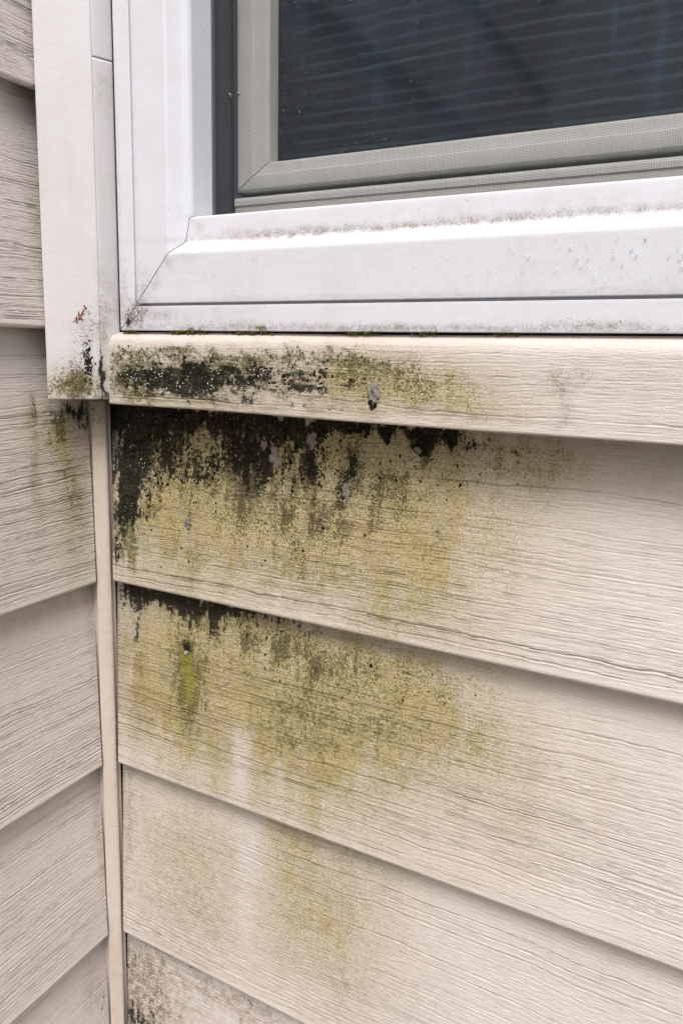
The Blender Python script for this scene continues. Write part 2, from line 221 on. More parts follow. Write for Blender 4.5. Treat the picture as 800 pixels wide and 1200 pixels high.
def weathered(name, base, rough=.5, spec=.4, groove=True, dust=.5, stipple=.00012, run=(1, 1, .16), rsoft=(.42, .60)):
    """painted vinyl with its own film of algae, black mould crust, specks and rust stains, placed by mesh attributes"""
    t = NT(name)
    K, G, Y, Sp, W, R = (t.attr(k) for k in ('K', 'G', 'Y', 'S', 'W', 'R'))
    n_big = t.noise(45, 4); n_mid = t.noise(230, 5, .62); n_fine = t.noise(900, 3, .6, w=3.1); n_vfine = t.noise(2100, 2, .5, w=5.0)
    n_str = t.noise(330, 4, .6, run, 1.7); n_sp2 = t.noise(520, 3, .55, w=9.3); n_hor = t.noise(260, 4, .6, (.22, .22, 1.6), 4.4)
    col = t.mix(t.mul(t.ss(.3, .75, n_big), .5), base, tuple(c * f for c, f in zip(base, (.93, .91, .89))))
    col = t.mix(t.mul(t.ss(.42, .75, n_hor), .16), col, tuple(c * f for c, f in zip(base, (.80, .75, .70))))
    n_run0 = t.noise(60, 3, .6, (1, 1, .12), 21.0)
    col = t.mix(t.mul(t.ss(.50, .76, n_run0), .22), col, tuple(c * f for c, f in zip(base, (.80, .74, .64))))
    # loose dust specks everywhere
    speck = t.mul(t.ss(.715, .76, n_sp2), dust)
    col = t.mix(speck, col, (.16, .12, .08))
    if groove:
        gv = t.attr('groove')
        col = t.mix(t.mul(gv, .42), col, (.17, .125, .09))
    # yellow-olive algae film: thin, streaked by run-off, gritty, caught in the grain
    n_blot = t.noise(75, 5, .65, (1, 1, .55), 6.1); n_grit = t.noise(1300, 4, .7, w=7.7); n_fib = t.noise(1500, 3, .6, (.12, .12, 1), 8.8)
    n_run = t.noise(170, 3, .6, (1, 1, .05), 11.0)
    yf = t.mul(Y, t.add(.05, t.mul(1.75, t.add(t.mul(n_run, .38), t.add(t.mul(n_mid, .27), t.mul(n_blot, .35))))))
    yf = t.math('MULTIPLY', yf, t.math('SUBTRACT', 1.0, t.mul(W, .9)), clamp=True)
    fade = t.math('MINIMUM', t.mul(yf, 1.15), 1.0)
    fcol = t.mix(t.ss(.55, 1.15, t.add(yf, t.mul(t.math('SUBTRACT', n_blot, .5), 1.3))), (.50, .425, .275), (.44, .365, .115))
    col = t.mix(t.math('MINIMUM', t.mul(yf, .95), .84), col, fcol)
    col = t.mix(t.mul(t.ss(.49, .57, n_grit), t.mul(fade, .72)), col, (.16, .125, .06))
    col = t.mix(t.mul(t.ss(.51, .64, n_fib), t.mul(fade, .42)), col, (.24, .19, .085))
    col = t.mix(t.mul(t.ss(.57, .68, n_vfine), t.mul(fade, .55)), col, (.66, .61, .46))
    if groove: col = t.mix(t.mul(t.mul(gv, fade), .75), col, (.12, .09, .035))
    col = t.mix(t.mul(W, .35), col, (.60, .555, .54))
    # brown stain
    rf = t.mul(R, t.ss(rsoft[0], rsoft[1], t.add(t.mul(n_grit, .6), t.mul(n_mid, .4))))
    col = t.mix(t.math('MINIMUM', rf, .85), col, (.17, .115, .06))
    def dens(n, d, lo, k, gain):        # coverage that grows from single specks to a closed crust with the density d
        return t.math('MULTIPLY', t.math('SUBTRACT', n, t.math('SUBTRACT', lo, t.mul(d, k))), gain, clamp=True)
    def wide(n, g): return t.add(t.mul(t.math('SUBTRACT', n, .5), g), .5)
    # soft grime under the growth
    gr_ = t.math('MINIMUM', t.add(t.mul(K, .42), t.mul(G, .22)), .6)
    col = t.mix(t.mul(gr_, t.ss(.30, .62, t.add(t.mul(n_mid, .5), t.mul(n_str, .5)))), col, (.095, .085, .030))
    # green
    n_gm = t.noise(520, 4, .65, w=17.0)
    ng = wide(t.add(t.mul(n_mid, .25), t.add(t.mul(n_gm, .5), t.mul(n_str, .25))), 1.9)
    gf = t.mul(dens(ng, G, .70, .42, 5.0), t.ss(.03, .16, G))
    col = t.mix(t.mul(gf, .80), col, t.mix(t.ss(.40, .62, n_fine), t.mix(t.ss(.88, 1.1, G), (.050, .052, .008), (.15, .155, .008)), t.mix(t.ss(.88, 1.1, G), (.17, .155, .03), (.30, .28, .02))))
    # dark specks in clusters
    Sm = t.mul(Sp, t.add(.35, t.mul(.8, t.ss(.36, .66, t.add(t.mul(n_blot, .7), t.mul(n_run, .3))))))
    sp = t.math('MAXIMUM', dens(wide(n_grit, 1.0), Sm, .72, .24, 10.0), t.math('MAXIMUM', t.mul(dens(n_mid, Sm, .735, .22, 11.0), .8), dens(n_fine, Sm, .715, .22, 12.0)))
    sp = t.mul(sp, t.ss(.03, .2, Sp))
    col = t.mix(t.mul(sp, .85), col, t.mix(n_str, (.03, .026, .012), (.085, .065, .028)))
    # black growth
    n_med = t.noise(430, 5, .68, w=14.0)
    nk = wide(t.add(t.mul(n_med, .40), t.add(t.mul(n_mid, .12), t.add(t.mul(n_str, .32), t.mul(n_blot, .16)))), 3.3)
    kf = t.mul(dens(nk, K, .96, .62, 5.5), t.ss(.03, .14, K))
    kcol = t.mix(t.ss(.40, .64, n_grit), (.007, .007, .006), (.030, .029, .020))
    kcol = t.mix(t.mul(t.ss(.50, .66, n_med), .35), kcol, (.055, .052, .018))
    col = t.mix(t.mul(kf, .95), col, kcol)
    drop_glint = t.mul(t.mul(t.ss(.63, .67, n_vfine), kf), .55)  # pale specks put the glints of water drops into the crust colour
    col = t.mix(drop_glint, col, (.30, .28, .22))
    h = t.add(t.add(t.mul(kf, t.add(.5, n_fine)), t.mul(sp, .25)), t.add(t.mul(gf, t.mul(n_fine, .5)), t.mul(yf, t.mul(n_fine, .22))))
    nb = t.bump(h, .9, .0009)
    fib = t.mul(n_fib, 1.7 if groove else .15)
    nb = t.bump(t.add(t.add(n_vfine, fib), t.mul(n_fine, .6)), .45, stipple * 4, nb)
    rg = t.add(rough, t.mul(t.math('MAXIMUM', kf, t.mul(yf, .6)), .28))
    t.principled(col, rg, t.mul(spec, t.math('SUBTRACT', 1.0, t.mul(kf, .75))), nb)
    return t.m

def plain(name, col, rough=.5, spec=.4, scale=300, var=.15, bump=.0002, metal=0.0):
    t = NT(name); n = t.noise(scale, 4); n2 = t.noise(scale * 5, 3, w=2.0)
    c = t.mix(n, tuple(x * (1 - var) for x in col), tuple(min(1, x * (1 + var)) for x in col))
    t.principled(c, rough, spec, t.bump(t.add(n, n2), .5, bump), Metallic=metal)
    return t.m

M_SIDE = weathered('beige_vinyl', (.645, .587, .555), .52, .35)
M_STRIP = weathered('beige_sill_vinyl', (.64, .582, .548), .52, .35, run=(.35, .35, .9))
M_TRIM = weathered('cream_trim_paint', (.64, .625, .65), .42, .4, groove=False, dust=.6)
M_POST = weathered('beige_post_vinyl', (.60, .52, .46), .45, .4, groove=False, dust=.8)
M_FRAME = weathered('white_frame_vinyl', (.69, .705, .77), .32, .5, groove=False, dust=.75, stipple=.00004, rsoft=(.34, .74))
M_SASH = plain('sash_white', (.70, .70, .675), .45, .35, 60, .13)
M_TRACK = plain('shaded_track_spline', (.085, .092, .115), .45, .4, 200, .12)  # track: shading of the recessed white return put into the grey; spline dark itself
M_WIRE = plain('screen_wire', (.040, .046, .050), .5, .3, 500, .1)
M_SCREW = plain('screw_metal', (.45, .44, .42), .35, .5, 900, .2, metal=.8)
M_SHEATH = plain('sheathing_board', (.05, .045, .04), .9, .1, 80, .2)
def reflection_material():
    t = NT('dark_reflection_ribs'); n = t.noise(300, 4); e = t.attr('reflect_rib')
    t.principled(t.mix(e, t.mix(n, (.009, .018, .024), (.020, .032, .040)), (.72, .84, .80)), .7, .2); return t.m  # pale ribs are reflected siding lines put into the colour
M_REFLECTION = reflection_material()
M_CRUST = plain('black_crust', (.017, .016, .012), .9, .12, 1500, .5, .0006)
M_MOSS = plain('green_moss', (.11, .115, .02), .9, .1, 1500, .5, .0005)
M_LICHEN = plain('grey_lichen', (.22, .20, .18), .75, .3, 900, .45, .0005)
M_RUST = plain('rust_brown', (.24, .085, .04), .85, .2, 1200, .5, .0004)
M_CONC = plain('concrete', (.32, .31, .29), .9, .2, 14, .2, .003)
def ground_material():
    t = NT('gravel_ground'); a = t.noise(2.2, 6); b = t.noise(60, 5)
    c = t.mix(b, (.075, .068, .056), (.17, .155, .13)); c = t.mix(t.ss(.5, .62, a), c, (.07, .09, .035))
    t.principled(c, .95, .1, t.bump(b, .8, .02)); return t.m
M_GROUND = ground_material()
def glass_material():
    t = NT('window_glass')
    tr = t.n('ShaderNodeBsdfTransparent'); tr.inputs[0].default_value = (.72, .90, .95, 1)
    gl = t.n('ShaderNodeBsdfGlossy'); gl.inputs['Roughness'].default_value = .02
    df = t.n('ShaderNodeBsdfDiffuse'); df.inputs[0].default_value = (.20, .42, .80, 1)  # blue of the reflected sky put into the colour of the glass marks
    fr = t.n('ShaderNodeFresnel'); fr.inputs[0].default_value = 1.7
    m1 = t.n('ShaderNodeMixShader'); t.t.links.new(fr.outputs[0], m1.inputs[0]); t.t.links.new(tr.outputs[0], m1.inputs[1]); t.t.links.new(gl.outputs[0], m1.inputs[2])
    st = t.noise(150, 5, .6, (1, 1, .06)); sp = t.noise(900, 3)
    dirt_and_sky = t.add(t.add(.02, t.mul(.15, t.ss(.48, .68, t.noise(7, 2, .5, (1, 1, .35), 2.2)))), t.add(t.mul(t.ss(.50, .78, st), .10), t.mul(t.ss(.66, .74, sp), .16)))  # streaks and specks of dirt, plus broad patches of painted sky reflection
    m2 = t.n('ShaderNodeMixShader'); t.t.links.new(dirt_and_sky, m2.inputs[0]); t.t.links.new(m1.outputs[0], m2.inputs[1]); t.t.links.new(df.outputs[0], m2.inputs[2])
    t.t.links.new(m2.outputs[0], t.out.inputs[0]); return t.m
M_GLASS = glass_material()
def drop_material():
    t = NT('water'); t.principled((.95, .97, 1), .03, .5, None, **{'Transmission Weight': .75, 'IOR': 1.33}); return t.m
M_DROP = drop_material()

# ------------------------------------------------------------------ walls of lapped siding
MM = 1000.0
def course(name, parent, axis, u_of_v, u_end, zb, h, key, seed, mat, fine_u, fine_lim, dv, butt=.012, lap=.012, off_top=.0012, label=None, gamp=1.7):
    """one lapped course. axis 'F': runs along +x on the window wall; 'L': runs towards -y on the return wall"""
    rv = np.arange(0, h + lap, dv)
    us = steps(0, u_end, fine_u, .008, fine_lim)
    v = rv[:, None] * np.ones_like(us)[None]; 
    start = np.array([u_of_v(x / h) for x in rv])[:, None]
    w = np.clip(1 - us / .06, 0, 1)[None]
    u = us[None] + start * w * (1) ; u = np.where(us[None] < 1e-9, start, u); u = np.maximum.accumulate(u, 1)
    gh, gv = grain(u * MM, v * MM, seed, h * MM)
    gh = gh * gamp * sst(0, .004, v) ; gv = gv * sst(.0005, .004, v)
    sag = .0006 * (vnoise(u / .13, 0 * u, seed + 3) - .5)
    off = butt + (off_top - butt) * (v / h) + gh / MM + sag
    z = zb + v + .0005 * (vnoise(u / .17, 0 * u + 4, seed + 8) - .5)
    # rounded lower edge and the underside going back to the wall
    r = .0020; lipo = []; lipz = []
    for a in np.linspace(90, 0, 6)[:-1]:
        aa = math.radians(a); lipo.append(-r + r * math.cos(aa)); lipz.append(-r * math.sin(aa))
    L_off = np.array([-.0105] + [-r] + lipo[1:])[:, None]; L_z = np.array([.0005] + [-r] + lipz[1:])[:, None]
    e_off = off[0][None] + L_off; e_off[0] = np.maximum(e_off[0], .0003); e_z = z[0][None] + r * .5 + L_z - r * .5
    u = np.concatenate([np.repeat(u[:1], len(L_off), 0), u]); off = np.concatenate([e_off, off]); z = np.concatenate([e_z, z + 0.0])
    gv = np.concatenate([np.zeros((len(L_off), gv.shape[1])), gv])
    P = np.stack([u, -off, z], -1) if axis == 'F' else np.stack([off, -u, z], -1)
    A = weather(key, u * MM, z * MM); A['groove'] = gv
    if axis == 'L': A['R'] = A['R']
    return link(name, grid_mesh(name, P, flip=(axis == 'L'), attrs=A), mat, parent, label=label)

R0 = .115
front = thing('siding_wall', 'beige lapped siding wall with black and green mold spreading beneath the window', 'wall', (.5, 0, -.9))
left = thing('siding_wall', 'cleaner beige lapped siding wall meeting the moldy wall at the left corner', 'wall', (0, -.5, -.9))
for k in range(7):
    vis = k < 4
    course('siding_board', front, 'F', lambda t: .0178 - .0072 * t, 1.0, -R0 * k, R0 if k else .1085, 'F%d' % k, 40 + k, M_SIDE,
           .0011 if vis else .006, .37 if vis else 0, .00042 if vis else .002, lap=.012 if k else .004)
zb_l = [.262 + .145 * 5, .262 + .145 * 4, .262 + .145 * 3, .262 + .145 * 2, .262 + .145, .262, .145, 0] + [-R0 * k for k in range(1, 7)]
keys = {.145: 'LU', 0: 'L0', -R0: 'L1', -R0 * 2: 'L2', -R0 * 3: 'L3'}
for i, zb in enumerate(zb_l):
    h = .145 if i == 0 else zb_l[i - 1] - zb
    vis = -.35 < zb < .28
    course('siding_board', left, 'L', lambda t: .0193 - .0075 * t, .95, zb, h, keys.get(zb, ''), 140 + i, M_SIDE,
           .0009 if vis else .006, .105 if vis else 0, .00042 if vis else .002, gamp=1.55)
link('sheathing', poly_prism('sheathing', [(.02, -.9), (.0005, -.9), (.0005, .14), (.02, .14)], .0, 1.0, 0), M_SHEATH, front, smooth=False)
link('sheathing', poly_prism('sheathing', [(-.02, -.9), (-.0005, -.9), (-.0005, 1.15), (-.02, 1.15)], -.95, .05, 1), M_SHEATH, left, smooth=False)
# foundation below the siding
link('foundation', poly_prism('foundation', [(.0, -.9), (-.03, -.9), (-.03, -.81), (.0, -.81)], .0, 1.0, 0), M_CONC, front, smooth=False)
link('foundation', poly_prism('foundation', [(.0, -.9), (.03, -.9), (.03, -.81), (.0, -.81)], -.95, -.031, 1), M_CONC, left, smooth=False)

# narrow course cut to fit right under the window
def strip():
    prof = [(.004, .1475 - .043), (.020, .1040)] + round_poly([(.020, .1040), (.0272, .1036), (.0262, .1385), (.0200, .1418), (.0, .1421)], [0, .0016, .0058, 0, 0], 7, closed=False)[1:]
    prof = densify(prof, .00042)
    o_ = np.array([p[0] for p in prof]); z_ = np.array([p[1] for p in prof])
    us = steps(.0345, 1.0, .0011, .008, .37)
    u = np.repeat(us[None], len(prof), 0); v = (z_[:, None] - .1036) * MM + 0 * u
    gh, gv = grain(u * MM, v * 1.0, 77, 46)
    face = (sst(.0245, .0262, o_) * sst(.1040, .1075, z_) * (1 - sst(.1365, .1395, z_)))[:, None]
    gh = gh * face * 1.2; gv = gv * face
    sl = -.0012 * np.clip((us - .1) / .25, 0, 1)[None] * (1 - sst(.104, .135, z_))[:, None]
    P = np.stack([u, -(o_[:, None] + gh / MM), z_[:, None] + sl + .0004 * (vnoise(u / .1, 0 * u, 9) - .5)], -1)
    A = weather('S', u * MM, P[..., 2] * MM); A['groove'] = gv
    return link('sill_course', grid_mesh('sill_course', P, attrs=A), M_STRIP, front, label='narrow siding strip right under the window, black mold at its left end')
sc = strip()

# ------------------------------------------------------------------ corner post and the board beside the window
def prism_weathered(name, pts, z0, z1, key, mat, parent, fine=.0012, lim=.33, **kw):
    pts = densify(list(pts) + [pts[0]], .0012)
    zs = steps(z0, z1, fine, .02, lim)
    P = np.array([[(p[0], p[1], z) for p in pts] for z in zs])
    # close the two ends
    c0 = P[0].mean(0); c1 = P[-1].mean(0)
    P = np.concatenate([np.repeat(c0[None], len(pts), 0)[None], P, np.repeat(c1[None], len(pts), 0)[None]])
    P[0, :, 2] = z0; P[-1, :, 2] = z1
    A = weather(key, P[..., 0] * MM, P[..., 2] * MM)
    me = grid_mesh(name, P, attrs=A)
    return link(name, me, mat, parent, **kw)
post = thing('corner_post', 'thin beige vertical bead running down the inside corner', 'corner post', (.01, -.01, -.9))
d = np.array((.7071, .7071)); nrm = np.array((.7071, -.7071)); c = np.array((.01335, -.01475))
pp = [c - d * .0044, c + d * .0044, c + d * .0040 - nrm * .0075, c - d * .0040 - nrm * .0075]
prism_weathered('post_bead', round_poly([tuple(x) for x in pp], [.0020, .0020, .001, .001], 4), -.81, .1045, 'P', M_POST, post, .002, .11)
c2 = c - nrm * .0078
pq = [c2 - d * .0062, c2 + d * .0062, c2 + d * .0058 - nrm * .0015, c2 - d * .0058 - nrm * .0015]
link('post_channel', poly_prism('post_channel', [tuple(x) for x in pq], -.81, .104, 2), M_POST, post, smooth=False)

trim = thing('trim_board', 'smooth cream corner board left of the window, dirty with green mold at its foot', 'trim board', (.02, -.035, .106))
A_, B_, C_ = (.0138, -.0497), (.0327, -.0310), (.0366, -.0203)
tb = [A_, B_, (.0328, -.0304), (.0300, -.0285), (.0150, -.0420), (.0122, -.0480)]
prism_weathered('face_board', round_poly(tb, [.0012, .0011, 0, 0, 0, .001], 4), .1063, 1.1, 'T', M_TRIM, trim)
SEAM = .2767
rt = [(.0329, -.0304), C_, (.0345, -.0180), (.0310, -.0190), (.0305, -.0290)]
prism_weathered('return_strip', round_poly(rt, [.0004, .0006, 0, 0, 0], 2), .1063, SEAM - .00012, 'T', M_TRIM, trim)
rt2 = [(x + (.00008 if i < 2 else 0), y) for i, (x, y) in enumerate(rt)]
prism_weathered('return_strip', round_poly(rt2, [.0004, .0006, 0, 0, 0], 2), SEAM + .00012, 1.1, 'T', M_TRIM, trim)

# ------------------------------------------------------------------ window
win = thing('window', 'white framed window with grey insect screen over its sash', 'window', (.5, 0, .1428))
X0, Z0, X1, Z1 = .0404, .1428, .95, .93
GAP = .00027
# profile points: distance from the outer edge on the jambs, the same on sill and head, depth
FR = round_poly([(0, 0, .004), (0, 0, -.0236), (.0108, .0124, -.0238), (.0108, .0124, -.0212), (.0126, .0136, -.0212), (.0126, .0136, -.0246), (.0350, .0378, -.0256), (.0402, .0436, -.0186), (.0428, .0553, -.0182), (.0438, .0561, -.0165), (.0448, .0561, -.0020)],
                [0, .0006, .0003, 0, 0, .0006, .0012, .0010, .0006, .0004, 0], 3, closed=False)
FR = densify(FR, .0016)
def frame_member(name, side, prof, box, mat, parent, key=None, sx=1.0, sz=1.0, fine=.0016):
    x0, z0, x1, z1 = box
    rows = []
    hor = side in ('bottom', 'top')
    lo, hi = (x0, x1) if hor else (z0, z1)
    base = steps(0, 1, fine / (hi - lo), .012 / (hi - lo), min(.36 / (hi - lo), 1.0))
    for pt in prof:
        y = pt[-1]; sh = pt[0] * sx; sv = pt[-2] * sz
        if hor:
            a, b = x0 + sh + GAP, x1 - sh - GAP
            z = z0 + sv if side == 'bottom' else z1 - sv
            rows.append([(a + (b - a) * t, y, z) for t in base])
        else:
            a, b = z0 + sv + GAP, z1 - sv - GAP
            x = x0 + sh if side == 'left' else x1 - sh
            rows.append([(x, y, a + (b - a) * t) for t in base])
    P = np.array(rows)
    A = weather(key, P[..., 0] * MM, P[..., 2] * MM) if key else None
    return link(name, grid_mesh(name, P, flip=(side in ('left', 'top')), attrs=A), mat, parent)
box = (X0, Z0, X1, Z1)
frame_member('frame_sill', 'bottom', FR, box, M_FRAME, win, 'W')
frame_member('frame_jamb', 'left', FR, box, M_FRAME, win, 'W')
frame_member('frame_jamb', 'right', FR, box, M_FRAME, win, 'W', fine=.01)
frame_member('frame_head', 'top', FR, box, M_FRAME, win, 'W', fine=.01)
# dark filler core so the mitre joints read as thin dark gaps
ix0, iz0, ix1, iz1 = X0 + .0446, Z0 + .0560, X1 - .0446, Z1 - .0560
TR = round_poly([(.0006, -.0020), (.0012, -.0018), (.0014, .0140), (.0005, .0145), (.0005, .0180), (.004, .0185), (.004, .026)], [0, .0003, .0003, 0, 0, 0, 0], 2, closed=False)
for sd in ('left', 'right', 'top'):
    frame_member('jamb_track', sd, TR, (ix0 - .0010, iz0 - .0010, ix1 + .0010, iz1 + .0010), M_TRACK, win, fine=.02)
# sill track under the sash
def hprism(name, prof, a, b, mat, parent): return link(name, poly_prism(name, prof, a, b, 0), mat, parent, smooth=False)
hprism('sill_track', round_poly([(.0165, iz0 - .002), (.0165, .2085), (.0158, .2092), (.0158, .2118), (.0166, .2134), (.0240, .2138), (.030, .2138), (.030, iz0 - .002)], [0, .0003, .0002, .0004, .0006, 0, 0, 0], 2), ix0 + .0006, ix1 - .0006, M_SASH, win)
# sash: stiles and rails with mitred corners
SX0, SZ0 = .0866, .2164
SS = round_poly([(0, .030), (0, .0175), (.0010, .0165), (.0100, .0165), (.0108, .0176), (.0170, .0180), (.0180, .0186), (.0190, .0192), (.0192, .0270)],
                [0, .0004, .0004, .0003, .0003, .0005, .0005, .0005, 0], 2, closed=False)
sash = (SX0, SZ0, ix1 - .002, iz1 - .002)
frame_member('sash_rail', 'bottom', SS, sash, M_SASH, win, sx=1.0, sz=.74, fine=.02)
frame_member('sash_stile', 'left', SS, sash, M_SASH, win, sx=1.0, sz=.74, fine=.02)
frame_member('sash_stile', 'right', SS, sash, M_SASH, win, sx=1.0, sz=.74, fine=.02)
frame_member('sash_rail', 'top', SS, sash, M_SASH, win, sx=1.0, sz=.74, fine=.02)
gx0, gz0, gx1, gz1 = SX0 + .018, SZ0 + .0135, ix1 - .02, iz1 - .02
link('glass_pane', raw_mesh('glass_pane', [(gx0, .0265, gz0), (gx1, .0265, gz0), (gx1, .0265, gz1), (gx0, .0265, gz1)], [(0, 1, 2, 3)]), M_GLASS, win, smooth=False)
# casing of the opening behind the sash: a dark box of boards
hprism('rough_opening', [(.031, .12), (.033, .12), (.033, gz0 - .0008), (.031, gz0 - .0008)], .0, 1.0, M_SHEATH, win)
link('rough_opening', poly_prism('rough_opening', [(-.0, .12), (gx0 - .0008, .12), (gx0 - .0008, 1.1), (.0, 1.1)], .031, .033, 1), M_SHEATH, win, smooth=False)
link('rough_opening', poly_prism('rough_opening', [(gx1 + .0008, .12), (1.0, .12), (1.0, 1.1), (gx1 + .0008, 1.1)], .031, .033, 1), M_SHEATH, win, smooth=False)
hprism('rough_opening', [(.031, gz1 + .0008), (.033, gz1 + .0008), (.033, 1.1), (.031, 1.1)], .0, 1.0, M_SHEATH, win)
# insect screen of crossed wires, and its spline
def screen():
    pitch, r = .00060, .000060
    V = []; F = []
    def wire(a, b):
        a = np.array(a); b = np.array(b); k = len(V); ax = b - a
        e1 = np.array((0, 1, 0)); e2 = np.cross(ax / np.linalg.norm(ax), e1)
        for p in (a, b):
            for q in range(3):
                t = q * 2.0944; V.append(p + r * (math.cos(t) * e1 + math.sin(t) * e2))
        for q in range(3): F.append((k + q, k + (q + 1) % 3, k + 3 + (q + 1) % 3, k + 3 + q))
    x = ix0
    while x < ix1: wire((x, -.0012, iz0), (x, -.0012, iz1)); x += pitch
    z = iz0
    while z < iz1: wire((ix0, -.0010, z), (ix1, -.0010, z)); z += pitch
    return raw_mesh('insect_screen', V, F)
link('insect_screen', screen(), M_WIRE, win, kind='stuff', label='fine grey insect screen mesh')
SPL = round_poly([(0, -.0005), (.0004, -.0026), (.0016, -.0026), (.0020, -.0005), (.0016, .0000)], [.0003] * 5, 2)
for sd in ('left', 'bottom', 'right', 'top'):
    frame_member('screen_spline', sd, SPL, (ix0 - .0006, iz0 - .0012, ix1 + .0006, iz1 + .0012), M_TRACK, win, fine=.02)
def dome(name, p, r, h, n, mat, parent, seg=14, **kw):
    """screw head: a domed disc with a slot"""
    n = Vector(n).normalized(); q = n.to_track_quat('Z', 'Y'); V = []; F = []
    rings = [(1.0, 0), (1.0, .3), (.85, .7), (.5, .95), (.18, 1.0), (.14, .7)]
    for rr, hh in rings:
        for k in range(seg):
            a = 2 * math.pi * k / seg; V.append(Vector(p) + q @ Vector((r * rr * math.cos(a), r * rr * math.sin(a), h * hh)))
    for i in range(len(rings) - 1):
        for k in range(seg): F.append((i * seg + k, i * seg + (k + 1) % seg, (i + 1) * seg + (k + 1) % seg, (i + 1) * seg + k))
    F.append(tuple((len(rings) - 1) * seg + k for k in range(seg)))
    return link(name, raw_mesh(name, V, F), mat, parent, **kw)
dome('screw', (ix0 + .0014, .0112, .2635), .0011, .0008, (1, 0, 0), M_SCREW, win)
dome('screw', (SX0 + .0014, .0164, .2655), .0009, .0007, (0, -1, 0), M_SCREW, win)

# added dark pleated shade behind the glass, reflected siding lines put into its ribs
def reflection_sheet():
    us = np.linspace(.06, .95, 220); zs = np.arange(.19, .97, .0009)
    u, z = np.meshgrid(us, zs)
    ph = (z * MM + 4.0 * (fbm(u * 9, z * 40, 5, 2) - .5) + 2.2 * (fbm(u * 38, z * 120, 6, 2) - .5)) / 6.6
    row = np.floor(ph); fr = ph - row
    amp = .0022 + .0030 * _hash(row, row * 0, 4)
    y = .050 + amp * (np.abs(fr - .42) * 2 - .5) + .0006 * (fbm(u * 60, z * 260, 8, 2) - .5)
    reflect_rib = np.exp(-((fr - .42) / .12) ** 2) * (.45 + .55 * vnoise(u * 30 + row * 3, row * 5.1, 3)) * (.5 + .5 * _hash(row, row * 0, 8))
    return grid_mesh('reflection_backdrop', np.stack([u, y, z], -1), attrs={'reflect_rib': reflect_rib})
sh = link('reflection_backdrop', reflection_sheet(), M_REFLECTION)
sh['label'] = 'added dark ribbed blind behind the window glass, siding reflection coloured into its ribs'; sh['category'] = 'backdrop'; sh['kind'] = 'thing'
link('room_back', poly_prism('room_back', [(.065, .1), (.07, .1), (.07, 1.1), (.065, 1.1)], .0, 1.05, 0), M_SHEATH, win, smooth=False)

# ------------------------------------------------------------------ crust, moss, flakes, water
ICO_V = []; ICO_F = []
def _ico():
    import bmesh
    bm = bmesh.new(); bmesh.ops.create_icosphere(bm, subdivisions=1, radius=1.0)
    bm.verts.ensure_lookup_table()
    v = np.array([x.co[:] for x in bm.verts]); f = np.array([[q.index for q in p.verts] for p in bm.faces]); bm.free(); return v, f
ICO_V, ICO_F = _ico()
def lumps(name, items, mat, parent, kind='stuff', jitter=.25, label=None, smooth=True):
    """items: (centre, (ru, rn, rz), axis); axis F: outward -y, L: outward +x; many small lumps in one mesh"""
    V = []; F = []; n = 0; rg = np.random.default_rng(len(items) + 3)
    for c_, (ru, rn, rz), ax in items:
        v = ICO_V * (1 + jitter * (rg.random((len(ICO_V), 1)) - .5) * 2)
        if ax == 'F': w = np.stack([v[:, 0] * ru, v[:, 1] * rn, v[:, 2] * rz], 1)
        else: w = np.stack([v[:, 0] * rn, v[:, 1] * ru, v[:, 2] * rz], 1)
        V.append(w + np.array(c_)); F.append(ICO_F + n); n += len(v)
    V = np.concatenate(V); F = np.concatenate(F)
    return link(name, raw_mesh(name, V, F.tolist()), mat, parent, kind, label, smooth)
def f_off(k, z, u):
    """outward offset of window-wall course k at height z"""
    h = R0 if k else .1085; zb = -R0 * k
    return .012 + (.0012 - .012) * ((z - zb) / h)
def sample(key, types, n, zr, ur, seed, wt=None, thr=.25):
    rg = np.random.default_rng(seed); out = []
    u = rg.uniform(*ur, n); z = rg.uniform(*zr, n)
    Fd = weather(key, u * MM, z * MM); p = sum(Fd[t] for t in types)
    p = p * sst(.42, .62, fbm(u * 260, z * 200, seed, 3)) * (p > thr)
    keep = rg.random(n) < p
    return list(zip(u[keep], z[keep]))
items = []
for k, zr in ((0, (.0, .1)), (1, (-R0, -.012))):
    for (u, z) in sample('F%d' % k, 'K', 16000 if k == 0 else 7000, zr, (.02, .26), 5 + k, thr=.5):
        r = abs(rnd.gauss(.00024, .00014)) + .00013
        items.append(((u, -f_off(k, z, u), z), (r * rnd.uniform(.8, 1.5), r * .55, r * rnd.uniform(.8, 1.8)), 'F'))
lumps('mold_crust', items, M_CRUST, front)
items = []
for k, zr, n in ((0, (.0, .1), 2600), (1, (-R0, -.012), 2000)):          # single round colonies at the rim of the growth
    for (u, z) in sample('F%d' % k, 'KS', n, zr, (.02, .27), 35 + k, thr=.45):
        if rnd.random() < .22:
            r = .00022 + abs(rnd.gauss(0, .00030)); items.append(((u, -f_off(k, z, u), z), (r * rnd.uniform(.7, 1.1), r * .3, r * rnd.uniform(.8, 1.6)), 'F'))
lumps('mold_crust', items, M_CRUST, front)
items = [((u, -.0266, z), ((r := abs(rnd.gauss(.00025, .00015)) + .00013) * rnd.uniform(.8, 1.5), r * .6, r * rnd.uniform(.8, 1.4)), 'F') for (u, z) in sample('S', 'K', 8000, (.1045, .137), (.035, .22), 9, thr=.5)]
lumps('mold_crust', items, M_CRUST, front)
items = []
for k, zr in ((0, (.02, .1)), (1, (-R0, -.012))):
    for (u, z) in sample('F%d' % k, 'G', 2500, zr, (.02, .26), 15 + k, thr=.4):
        r = abs(rnd.gauss(.00022, .00014)) + .00012
        items.append(((u, -f_off(k, z, u), z), (r, r * .6, r * 1.2), 'F'))
for (u, z) in sample('S', 'G', 3500, (.106, .138), (.035, .21), 19, thr=.4):
    r = abs(rnd.gauss(.00022, .00014)) + .00012
    items.append(((u, -.0266, z), (r, r * .6, r), 'F'))
